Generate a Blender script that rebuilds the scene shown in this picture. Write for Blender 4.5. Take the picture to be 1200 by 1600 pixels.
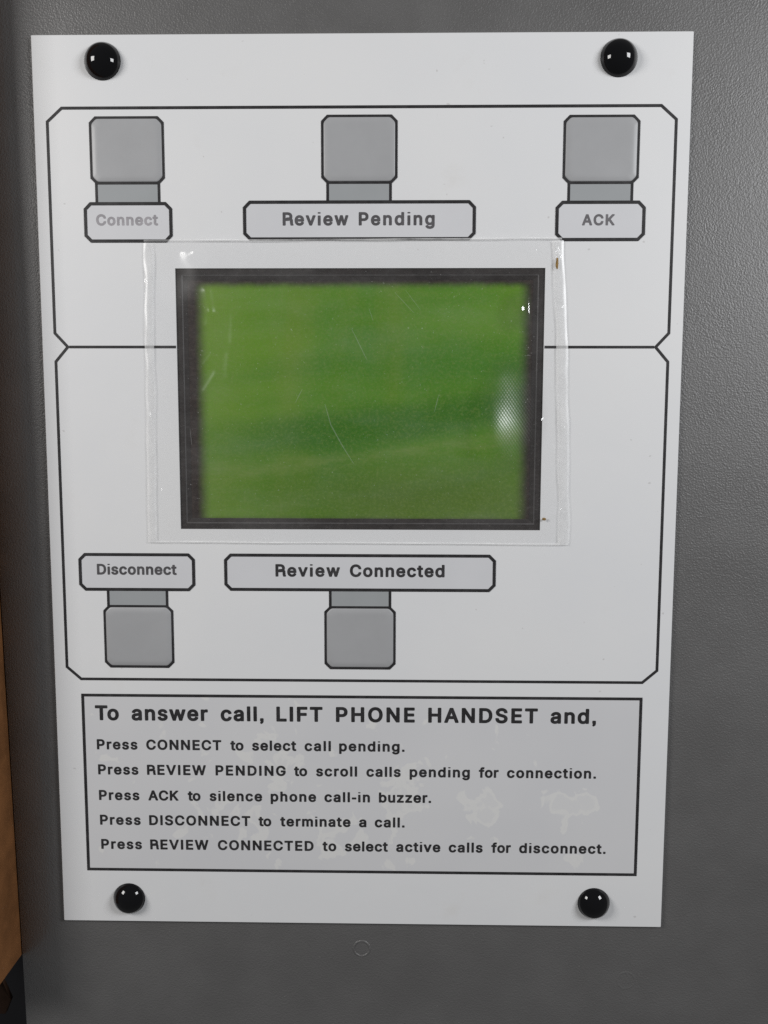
import bpy, bmesh, math, random
from mathutils import Vector, Matrix, noise
from mathutils.geometry import tessellate_polygon

random.seed(7)
S = bpy.context.scene
C = S.collection
for o in list(bpy.data.objects):
    bpy.data.objects.remove(o)

MM = 0.001
def V(x, z, out=0.0):            # millimetres on the panel: x right, z up, out = towards the viewer
    return Vector((x * MM, -out * MM, z * MM))

# ------------------------------------------------------------------ camera
cam_d = bpy.data.cameras.new('camera')
cam = bpy.data.objects.new('camera', cam_d)
C.objects.link(cam)
cam_d.sensor_fit = 'VERTICAL'
cam_d.sensor_height = 24.0
cam_d.lens = 18.0
cam_d.clip_start = 0.005
cam_d.clip_end = 20.0
R = ((0.9998806, -0.0021144, 0.0153074), (0.0035010, 0.9958327, -0.0911313), (-0.0150509, 0.0911740, 0.9957212))
def plane_dir(r):                # panel axes (x right, y down, z into) to world
    return Vector((r[0], r[2], -r[1]))
rx, ry, rz = plane_dir(R[0]), plane_dir(R[1]), plane_dir(R[2])
M = Matrix.Identity(4)
for i in range(3):
    M[i][0], M[i][1], M[i][2] = rx[i], -ry[i], -rz[i]
loc = V(8.38, 15.04, 182.58)
M[0][3], M[1][3], M[2][3] = loc
cam.matrix_world = M
S.camera = cam

# ------------------------------------------------------------------ light
W = bpy.data.worlds.new('World')
S.world = W
W.use_nodes = True
W.node_tree.nodes['Background'].inputs[0].default_value = (0.98, 0.99, 1.0, 1)
W.node_tree.nodes['Background'].inputs[1].default_value = 0.115

def area(name, pos, aim, size, power, col=(1, 1, 1), size_y=None):
    d = bpy.data.lights.new(name, 'AREA')
    d.shape = 'RECTANGLE'
    d.size = size * MM
    d.size_y = (size_y or size) * MM
    d.energy = power
    d.color = col
    o = bpy.data.objects.new(name, d)
    C.objects.link(o)
    o.location = V(*pos)
    o.rotation_euler = (V(*aim) - V(*pos)).to_track_quat('-Z', 'Y').to_euler()
    return o
area('lamp_left', (-400, 185, 290), (0, 0, 0), 155, 1.57, (1.0, 0.985, 0.96))
area('lamp_right', (400, 185, 290), (0, 0, 0), 155, 1.65, (0.97, 0.985, 1.0))

S.view_settings.view_transform = 'Standard'
S.view_settings.look = 'None'
S.view_settings.exposure = 0.0
S.view_settings.gamma = 1.0
S.view_settings.use_curve_mapping = False
S.render.engine = 'CYCLES'
S.cycles.use_denoising = False
S.cycles.max_bounces = 10
S.cycles.transparent_max_bounces = 12
S.cycles.sample_clamp_indirect = 6.0

# ------------------------------------------------------------------ node helpers
class NT:
    def __init__(self, name):
        self.m = bpy.data.materials.new(name)
        self.m.use_nodes = True
        self.t = self.m.node_tree
        self.t.nodes.clear()
        self.out = self.n('ShaderNodeOutputMaterial')
    def n(self, typ, **kw):
        x = self.t.nodes.new(typ)
        for k, v in kw.items():
            setattr(x, k, v)
        return x
    def set(self, sock, val):
        if hasattr(val, 'is_output') or isinstance(val, bpy.types.NodeSocket):
            self.t.links.new(val, sock)
        else:
            sock.default_value = val
    def co(self, scale=(1, 1, 1), rot=0.0):
        tc = self.n('ShaderNodeTexCoord')
        mp = self.n('ShaderNodeMapping')
        mp.inputs['Scale'].default_value = [1000 * s for s in scale]   # object metres to millimetres
        mp.inputs['Rotation'].default_value = (0, rot, 0)
        self.t.links.new(tc.outputs['Object'], mp.inputs[0])
        return mp.outputs[0]
    def noise(self, co, scale, detail=3.0, rough=0.5, dist=0.0):
        x = self.n('ShaderNodeTexNoise')
        self.set(x.inputs['Vector'], co)
        x.inputs['Scale'].default_value = scale
        x.inputs['Detail'].default_value = detail
        x.inputs['Roughness'].default_value = rough
        x.inputs['Distortion'].default_value = dist
        return x.outputs[0]
    def voronoi(self, co, scale, feature='F1', rnd=1.0):
        x = self.n('ShaderNodeTexVoronoi', feature=feature)
        self.set(x.inputs['Vector'], co)
        x.inputs['Scale'].default_value = scale
        x.inputs['Randomness'].default_value = rnd
        return x.outputs['Distance']
    def math(self, op, a, b=0.0, c=None):
        x = self.n('ShaderNodeMath', operation=op)
        self.set(x.inputs[0], a)
        self.set(x.inputs[1], b)
        if c is not None:
            self.set(x.inputs[2], c)
        return x.outputs[0]
    def ramp(self, v, lo, hi, a=0.0, b=1.0, smooth=True):
        x = self.n('ShaderNodeMapRange', interpolation_type='SMOOTHSTEP' if smooth else 'LINEAR')
        self.set(x.inputs[0], v)
        for i, q in enumerate((lo, hi, a, b)):
            x.inputs[i + 1].default_value = q
        return x.outputs[0]
    def mix(self, f, a, b):
        x = self.n('ShaderNodeMix', data_type='RGBA')
        self.set(x.inputs[0], f)
        for i, q in ((6, a), (7, b)):
            self.set(x.inputs[i], tuple(q) + (1,) if isinstance(q, (tuple, list)) else q)
        return x.outputs[2]
    def bump(self, h, strength, dist):
        x = self.n('ShaderNodeBump')
        self.set(x.inputs['Height'], h)
        x.inputs['Strength'].default_value = strength
        x.inputs['Distance'].default_value = dist * MM
        return x.outputs[0]
    def principled(self, col, rough=0.5, spec=0.5, normal=None, coat=0.0, coat_rough=0.1):
        x = self.n('ShaderNodeBsdfPrincipled')
        self.set(x.inputs['Base Color'], tuple(col) + (1,) if isinstance(col, (tuple, list)) else col)
        self.set(x.inputs['Roughness'], rough)
        x.inputs['Specular IOR Level'].default_value = spec
        x.inputs['Coat Weight'].default_value = coat
        x.inputs['Coat Roughness'].default_value = coat_rough
        if normal is not None:
            self.set(x.inputs['Normal'], normal)
        return x.outputs[0]
    def mixsh(self, f, a, b):
        x = self.n('ShaderNodeMixShader')
        self.set(x.inputs[0], f)
        self.t.links.new(a, x.inputs[1])
        self.t.links.new(b, x.inputs[2])
        return x.outputs[0]
    def xyz(self, co):
        x = self.n('ShaderNodeSeparateXYZ')
        self.t.links.new(co, x.inputs[0])
        return x.outputs
    def done(self, sh):
        self.t.links.new(sh, self.out.inputs[0])
        return self.m

def plain(name, col, rough=0.5, spec=0.5, vary=0.06, scale=0.12, speck=0.0, bump=0.0):
    t = NT(name)
    co = t.co()
    n = t.noise(co, scale, 4, 0.6)
    c = t.mix(t.ramp(n, 0.3, 0.7), [q * (1 - vary) for q in col], [min(1, q * (1 + vary)) for q in col])
    if speck:
        v = t.noise(co, 0.9, 2, 0.5)
        c = t.mix(t.math('MULTIPLY', t.ramp(v, 0.735, 0.77), speck), c, (0.28, 0.25, 0.22))
    nm = t.bump(t.noise(co, 0.35, 3, 0.5), bump, 0.2) if bump else None
    return t.done(t.principled(c, rough, spec, nm))

# ------------------------------------------------------------------ materials
def mat_housing():
    t = NT('grey_textured_plastic')
    co = t.co()
    a = t.voronoi(co, 2.6, 'SMOOTH_F1')
    b = t.noise(co, 3.0, 2, 0.6)
    h = t.math('ADD', t.math('MULTIPLY', a, 0.8), t.math('MULTIPLY', b, 0.7))
    big = t.noise(co, 0.05, 3, 0.6)
    col = t.mix(t.ramp(big, 0.3, 0.7), (0.097, 0.094, 0.093), (0.110, 0.107, 0.106))
    dust = t.ramp(t.noise(co, 1.1, 1, 0.5), 0.77, 0.80)
    col = t.mix(t.math('MULTIPLY', dust, 0.3), col, (0.3, 0.29, 0.27))
    return t.done(t.principled(col, t.ramp(big, 0.3, 0.7, 0.46, 0.52), 1.0, t.bump(h, 0.62, 0.16), 0.7, 0.19))

def mat_plate():
    t = NT('white_overlay_plastic')
    co = t.co()
    big = t.noise(co, 0.018, 4, 0.55)
    col = t.mix(t.ramp(big, 0.3, 0.7), (0.755, 0.76, 0.775), (0.785, 0.785, 0.79))
    st = t.ramp(t.noise(co, 0.07, 5, 0.65), 0.60, 0.78, 0, 0.16)
    col = t.mix(st, col, (0.62, 0.58, 0.53))
    sp = t.ramp(t.noise(co, 0.62, 1, 0.5), 0.80, 0.83, 0, 0.3)
    col = t.mix(sp, col, (0.30, 0.27, 0.25))
    nm = t.bump(t.noise(co, 0.09, 3, 0.5), 0.12, 0.5)
    return t.done(t.principled(col, 0.38, 0.45, nm))

def mat_instruction():
    t = NT('grey_printed_field')
    co = t.co()
    X, Y, Z = t.xyz(co)
    n = t.noise(co, 0.095, 4.5, 0.5, 0.3)
    # bonded patches gather in a few places of the field (z measured from the panel's base)
    m = None
    for x0, z0, sx, sz, am in ((-30, 30, 12, 12, 0.72), (-20, 42, 7, 8, 0.8), (9, 32, 7, 15, 0.95), (29.5, 30, 5.5, 5, 1), (51.5, 32, 6, 6, 0.95), (-4, 24, 9, 8, 0.8), (54, 18, 4, 3, 0.8)):
        a = t.math('MULTIPLY', t.math('SUBTRACT', X, x0), 1 / sx)
        b = t.math('MULTIPLY', t.math('SUBTRACT', Z, z0), 1 / sz)
        q = t.math('EXPONENT', t.math('MULTIPLY', t.math('ADD', t.math('MULTIPLY', a, a), t.math('MULTIPLY', b, b)), -1.0))
        q = t.math('MULTIPLY', q, am)
        m = q if m is None else t.math('MAXIMUM', m, q)
    n = t.noise(co, 0.17, 3.5, 0.5, 0.5)
    v = t.math('ADD', n, t.math('MULTIPLY', m, 0.25))
    a = t.ramp(v, 0.66, 0.70)
    ring = t.math('MULTIPLY', a, t.ramp(v, 0.76, 0.80, 0.9, 0.4))
    base = t.mix(t.ramp(t.noise(co, 0.03, 3, 0.5), 0.3, 0.7), (0.650, 0.650, 0.668), (0.680, 0.678, 0.690))
    return t.done(t.principled(t.mix(ring, base, (0.735, 0.73, 0.72)), 0.38, 0.45))

def ink(name, v, tint=(1.0, 0.96, 1.02), edge=0.25):
    t = NT(name)
    co = t.co()
    n = t.noise(co, 0.5, 4, 0.6)
    lo = [v * q for q in tint]
    hi = [(v * (1 + edge) + 0.01) * q for q in tint]
    return t.done(t.principled(t.mix(t.ramp(n, 0.35, 0.7), lo, hi), 0.4, 0.4))

def mat_lcd():
    t = NT('green_lcd')
    co = t.co()
    X, Y, Z = t.xyz(co)
    wob = t.math('MULTIPLY', t.math('SUBTRACT', t.noise(co, 0.25, 3, 0.6), 0.5), 0.9)
    def edge(v, c0, half, soft):
        d = t.math('SUBTRACT', half, t.math('ABSOLUTE', t.math('SUBTRACT', v, c0)))
        return t.ramp(t.math('ADD', d, wob), -soft, soft)
    m = t.math('MULTIPLY', edge(X, 0.4, 37.9, 1.9), edge(Z, 23.9 + 105.6, 27.5, 1.15))
    # broad smears across the reflective film behind the glass
    s1 = t.noise(t.co((0.30, 1, 1.0), 0.14), 0.055, 2.5, 0.5, 0.5)
    s2 = t.noise(t.co((1.1, 1, 0.28), 0.1), 0.05, 3, 0.5)
    g = t.mix(t.ramp(s1, 0.30, 0.72), (0.056, 0.205, 0.004), (0.124, 0.285, 0.010))
    g = t.mix(t.ramp(s2, 0.44, 0.72, 0, 0.6), g, (0.165, 0.265, 0.022))
    left = t.ramp(X, -10.0, -36.0, 0.0, 0.55)              # the backing is yellower along its left side
    g = t.mix(left, g, (0.185, 0.315, 0.035))
    low = t.math('MULTIPLY', t.ramp(Z, 124.0, 106.0, 0.0, 0.8), t.ramp(X, -34.0, 10.0, 0.35, 1.0))
    g = t.mix(low, g, (0.090, 0.160, 0.018))
    wv = t.math('MULTIPLY_ADD', t.noise(t.co((0.5, 1, 1)), 0.07, 3, 0.6), 7.0, -3.5)
    sb = t.math('ADD', t.math('MULTIPLY_ADD', X, -0.13, t.math('SUBTRACT', Z, 124.3)), wv)
    bd = t.math('ABSOLUTE', sb)
    pale = t.ramp(t.math('ABSOLUTE', t.math('ADD', sb, 7.0)), 3.0, 0.0, 0.0, 0.5)
    pale = t.math('MULTIPLY', pale, t.ramp(t.noise(t.co((0.4, 1, 1.6)), 0.25, 4, 0.7), 0.3, 0.7))
    g = t.mix(pale, g, (0.21, 0.28, 0.075))
    g = t.mix(t.math('MULTIPLY', t.ramp(bd, 7.2, 1.2, 0.0, 0.85), t.ramp(X, -38.0, -12.0, 0.3, 1.0)), g, (0.034, 0.150, 0.004))
    fine = t.noise(co, 1.6, 3, 0.7)
    g = t.mix(t.ramp(fine, 0.42, 0.75, 0, 0.4), g, (0.20, 0.28, 0.06))
    dk = t.mix(t.ramp(t.noise(co, 0.8, 4, 0.7), 0.35, 0.7), (0.022, 0.014, 0.012), (0.042, 0.028, 0.024))
    return t.done(t.principled(t.mix(m, dk, g), 0.5, 0.2))

def clear(name, gloss, rough, haze, bump=None, haze_col=(0.9, 0.9, 0.9)):
    t = NT(name)
    co = t.co()
    tr = t.n('ShaderNodeBsdfTransparent')
    tr.inputs[0].default_value = (1.0, 1.0, 1.0, 1)
    gl = t.n('ShaderNodeBsdfGlossy')
    t.set(gl.inputs['Roughness'], rough(t, co) if callable(rough) else rough)
    if bump:
        t.set(gl.inputs['Normal'], bump(t, co))
    df = t.n('ShaderNodeBsdfDiffuse')
    df.inputs[0].default_value = tuple(haze_col) + (1,)
    lw = t.n('ShaderNodeLayerWeight')
    lw.inputs[0].default_value = 0.25
    gl_v = gloss(t, co) if callable(gloss) else gloss
    fac = t.math('MULTIPLY', t.math('ADD', lw.outputs['Fresnel'], 0.55), gl_v)
    hz = haze(t, co) if callable(haze) else haze
    sh = t.mixsh(hz, tr.outputs[0], df.outputs[0])
    return t.done(t.mixsh(fac, sh, gl.outputs[0]))

def pane_bump(t, co):
    w1 = t.n('ShaderNodeTexWave', wave_type='BANDS', bands_direction='DIAGONAL')
    t.set(w1.inputs['Vector'], t.co((1, 1, 1), 0.2))
    w1.inputs['Scale'].default_value = 0.42
    w2 = t.n('ShaderNodeTexWave', wave_type='BANDS', bands_direction='X')
    t.set(w2.inputs['Vector'], t.co((1, 1, 1), 0.95))
    w2.inputs['Scale'].default_value = 0.6
    h = t.math('ADD', w1.outputs['Fac'], w2.outputs['Fac'])
    return t.bump(h, 0.35, 0.05)
def pane_haze(t, co):
    n = t.noise(t.co((0.7, 1, 1.6), -0.5), 1.1, 4, 0.75)
    n2 = t.noise(t.co((0.3, 1, 1.0), 0.35), 0.09, 3, 0.6)
    return t.math('ADD', t.ramp(n, 0.45, 0.8, 0.004, 0.028), t.ramp(n2, 0.45, 0.75, 0.0, 0.035))
def spot(t, co, x0, z0, sx, sz):
    X, Y, Z = t.xyz(co)
    a = t.math('MULTIPLY', t.math('SUBTRACT', X, x0), 1 / sx)
    b = t.math('MULTIPLY', t.math('SUBTRACT', Z, z0), 1 / sz)
    r = t.math('ADD', t.math('MULTIPLY', a, a), t.math('MULTIPLY', b, b))
    return t.ramp(r, 0.5, 1.6, 1.0, 0.0)
def film_rough(t, co):
    # scuffed, finely embossed patches where the sheet rubs on the bezel
    m = t.math('MAXIMUM', spot(t, co, 35.5, 31.0, 5.5, 11.0), spot(t, co, -40.5, 60.0, 6.0, 7.0))
    m = t.math('MAXIMUM', m, spot(t, co, -34.0, 47.0, 7.0, 16.0))
    return t.ramp(m, 0, 1, 0.08, 0.30, False)
def film_gloss(t, co):
    m = t.math('MAXIMUM', spot(t, co, 35.5, 31.0, 6.5, 13.0), spot(t, co, 37.0, 55.0, 3.0, 4.0))
    return t.ramp(m, 0, 1, 0.034, 0.19, False)
def film_bump(t, co):
    m = spot(t, co, 35.5, 31.0, 6.5, 13.0)
    w = []
    for ang in (0.62, -0.62):
        x = t.n('ShaderNodeTexWave', wave_type='BANDS', bands_direction='X')
        t.set(x.inputs['Vector'], t.co((1, 1, 1), ang))
        x.inputs['Scale'].default_value = 0.52
        w.append(x.outputs['Fac'])
    h = t.math('MULTIPLY', t.math('ADD', w[0], w[1]), t.math('MULTIPLY', m, 0.30))
    return t.bump(t.math('ADD', t.math('MULTIPLY', t.noise(co, 0.35, 3, 0.6), 0.35), h), 0.25, 0.12)
def film_haze(t, co):
    n = t.noise(co, 0.05, 4, 0.6)
    s = t.ramp(t.noise(co, 1.9, 2, 0.6), 0.70, 0.76, 0, 0.2)
    return t.math('ADD', t.ramp(n, 0.35, 0.7, 0.006, 0.026), s)

MAT = dict(
    housing=mat_housing(), plate=mat_plate(), field=mat_instruction(), lcd=mat_lcd(),
    line=ink('black_ink', 0.022), label=plain('pale_label', (0.665, 0.667, 0.69), 0.38, 0.45, 0.02, 0.05, 0.15),
    key=plain('grey_key', (0.385, 0.388, 0.398), 0.42, 0.45, 0.03, 0.08, 0.12, 0.05),
    stem=plain('grey_print', (0.35, 0.365, 0.375), 0.42, 0.45, 0.02),
    t_connect=ink('glare_paled_grey_ink', 0.31), t_ack=ink('worn_mid_grey_ink', 0.14),  # Connect ink is lightened to stand in for veiling glare
    t_pending=ink('worn_dark_grey_ink', 0.085), t_disc=ink('dark_grey_ink', 0.075), t_revc=ink('soft_black_ink', 0.035),
    t_text=ink('text_black_ink', 0.022),
    rivet=plain('black_gloss_plastic', (0.005, 0.005, 0.006), 0.04, 0.36, 0.02),
    bezel=plain('black_bezel', (0.022, 0.017, 0.016), 0.5, 0.3, 0.2, 0.6, 0.15),
    rim=plain('bezel_step_edge', (0.07, 0.065, 0.066), 0.4, 0.5, 0.2, 0.3),
    pane=clear('scratched_clear_pane', 0.05, 0.16, pane_haze, pane_bump),
    film=clear('clear_film', film_gloss, film_rough, film_haze, film_bump),
    seam=clear('folded_clear_film', 0.05, 0.26, lambda t, co: t.ramp(t.noise(co, 0.12, 4, 0.6), 0.3, 0.75, 0.18, 0.5), film_bump, (0.97, 0.97, 0.97)),
    scratch=clear('scratch_in_film', 0.05, 0.2, 0.10),
    grime=plain('brown_grime', (0.28, 0.17, 0.05), 0.6, 0.3, 0.4, 1.0),
    card=plain('brown_cardboard', (0.185, 0.080, 0.030), 0.8, 0.15, 0.22, 0.10, 0.3, 0.25),
    card_shaded=plain('shaded_brown_card', (0.035, 0.018, 0.011), 0.85, 0.15, 0.3, 0.2),  # cardboard of the flap, darkened in colour to stand in for shade
    wall=plain('dark_wall', (0.012, 0.012, 0.014), 0.8, 0.2),
)

# ------------------------------------------------------------------ mesh helpers
def empty(name, loc, label, cat, group=None):
    o = bpy.data.objects.new(name, None)
    C.objects.link(o)
    o.location = loc
    o.empty_display_size = 0.01
    o['label'] = label
    o['category'] = cat
    if group:
        o['group'] = group
    return o

def obj(name, bm, mat, parent=None, smooth=False):
    me = bpy.data.meshes.new(name)
    bmesh.ops.recalc_face_normals(bm, faces=bm.faces) if getattr(bm, 'recalc', False) else None
    bm.to_mesh(me)
    bm.free()
    for m in (mat if isinstance(mat, list) else [mat]):
        me.materials.append(m)
    if smooth:
        for p in me.polygons:
            p.use_smooth = True
    o = bpy.data.objects.new(name, me)
    C.objects.link(o)
    if parent:
        o.parent = parent
        w = Vector()
        q = parent
        while q:
            w += q.location
            q = q.parent
        for v in me.vertices:
            v.co -= w                       # stay where modelled, with the parent's base as origin
    return o

def face(bm, pts, out):
    """flat sheet facing the viewer from a counter-clockwise outline (x, z)"""
    f = bm.faces.new([bm.verts.new(V(x, z, out)) for x, z in pts])
    if f.normal.length == 0:
        f.normal_update()
    f.normal_update()
    if f.normal.y > 0:
        f.normal_flip()
    return f

def rect(x0, z0, x1, z1):
    return [(x0, z0), (x1, z0), (x1, z1), (x0, z1)]
def octa(x0, z0, x1, z1, c):
    return [(x0 + c, z0), (x1 - c, z0), (x1, z0 + c), (x1, z1 - c), (x1 - c, z1), (x0 + c, z1), (x0, z1 - c), (x0, z0 + c)]
def inset(P, d):
    """offset a counter-clockwise polygon inwards by d with mitred corners"""
    n = len(P)
    Q = []
    for i in range(n):
        a, b, c = Vector(P[i - 1]), Vector(P[i]), Vector(P[(i + 1) % n])
        e1, e2 = (b - a).normalized(), (c - b).normalized()
        n1, n2 = Vector((-e1.y, e1.x)), Vector((-e2.y, e2.x))
        m = n1 + n2
        m = m / max(m.dot(n1), 0.2)
        Q.append(tuple(b + m * d))
    return Q

def ribbon(bm, P, w, out, closed=True):
    """printed line of width w along a path"""
    n = len(P)
    if closed:
        A, B = inset(P, w / 2), inset(P, -w / 2)
    else:
        A, B = [], []
        for i in range(n):
            p = Vector(P[i])
            e1 = (p - Vector(P[i - 1])).normalized() if i else None
            e2 = (Vector(P[i + 1]) - p).normalized() if i < n - 1 else None
            e1 = e1 or e2
            e2 = e2 or e1
            n1, n2 = Vector((-e1.y, e1.x)), Vector((-e2.y, e2.x))
            m = n1 + n2
            m = m / m.dot(n1)
            A.append(tuple(p + m * w / 2))
            B.append(tuple(p - m * w / 2))
    va = [bm.verts.new(V(x, z, out)) for x, z in A]
    vb = [bm.verts.new(V(x, z, out)) for x, z in B]
    for i in range(n if closed else n - 1):
        j = (i + 1) % n
        f = bm.faces.new((va[i], vb[i], vb[j], va[j]))
        f.normal_update()
        if f.normal.y > 0:
            f.normal_flip()

def loft(bm, rings, cap=True):
    """rings: list of (outline, out); skins them and closes the last one"""
    vs = [[bm.verts.new(V(x, z, h)) for x, z in P] for P, h in rings]
    n = len(vs[0])
    for a, b in zip(vs, vs[1:]):
        for i in range(n):
            j = (i + 1) % n
            bm.faces.new((a[i], a[j], b[j], b[i]))
    if cap:
        bm.faces.new(vs[-1])
    bmesh.ops.recalc_face_normals(bm, faces=bm.faces)
    return vs

def roundpoly(P, r, k=4):
    """round every corner of a polygon"""
    n = len(P)
    Q = []
    for i in range(n):
        a, b, c = Vector(P[i - 1]), Vector(P[i]), Vector(P[(i + 1) % n])
        p, q = b + (a - b).normalized() * r, b + (c - b).normalized() * r
        for s in range(k + 1):
            t = s / k
            Q.append(tuple(p * (1 - t) ** 2 + b * 2 * t * (1 - t) + q * t * t))
    return Q

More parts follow.
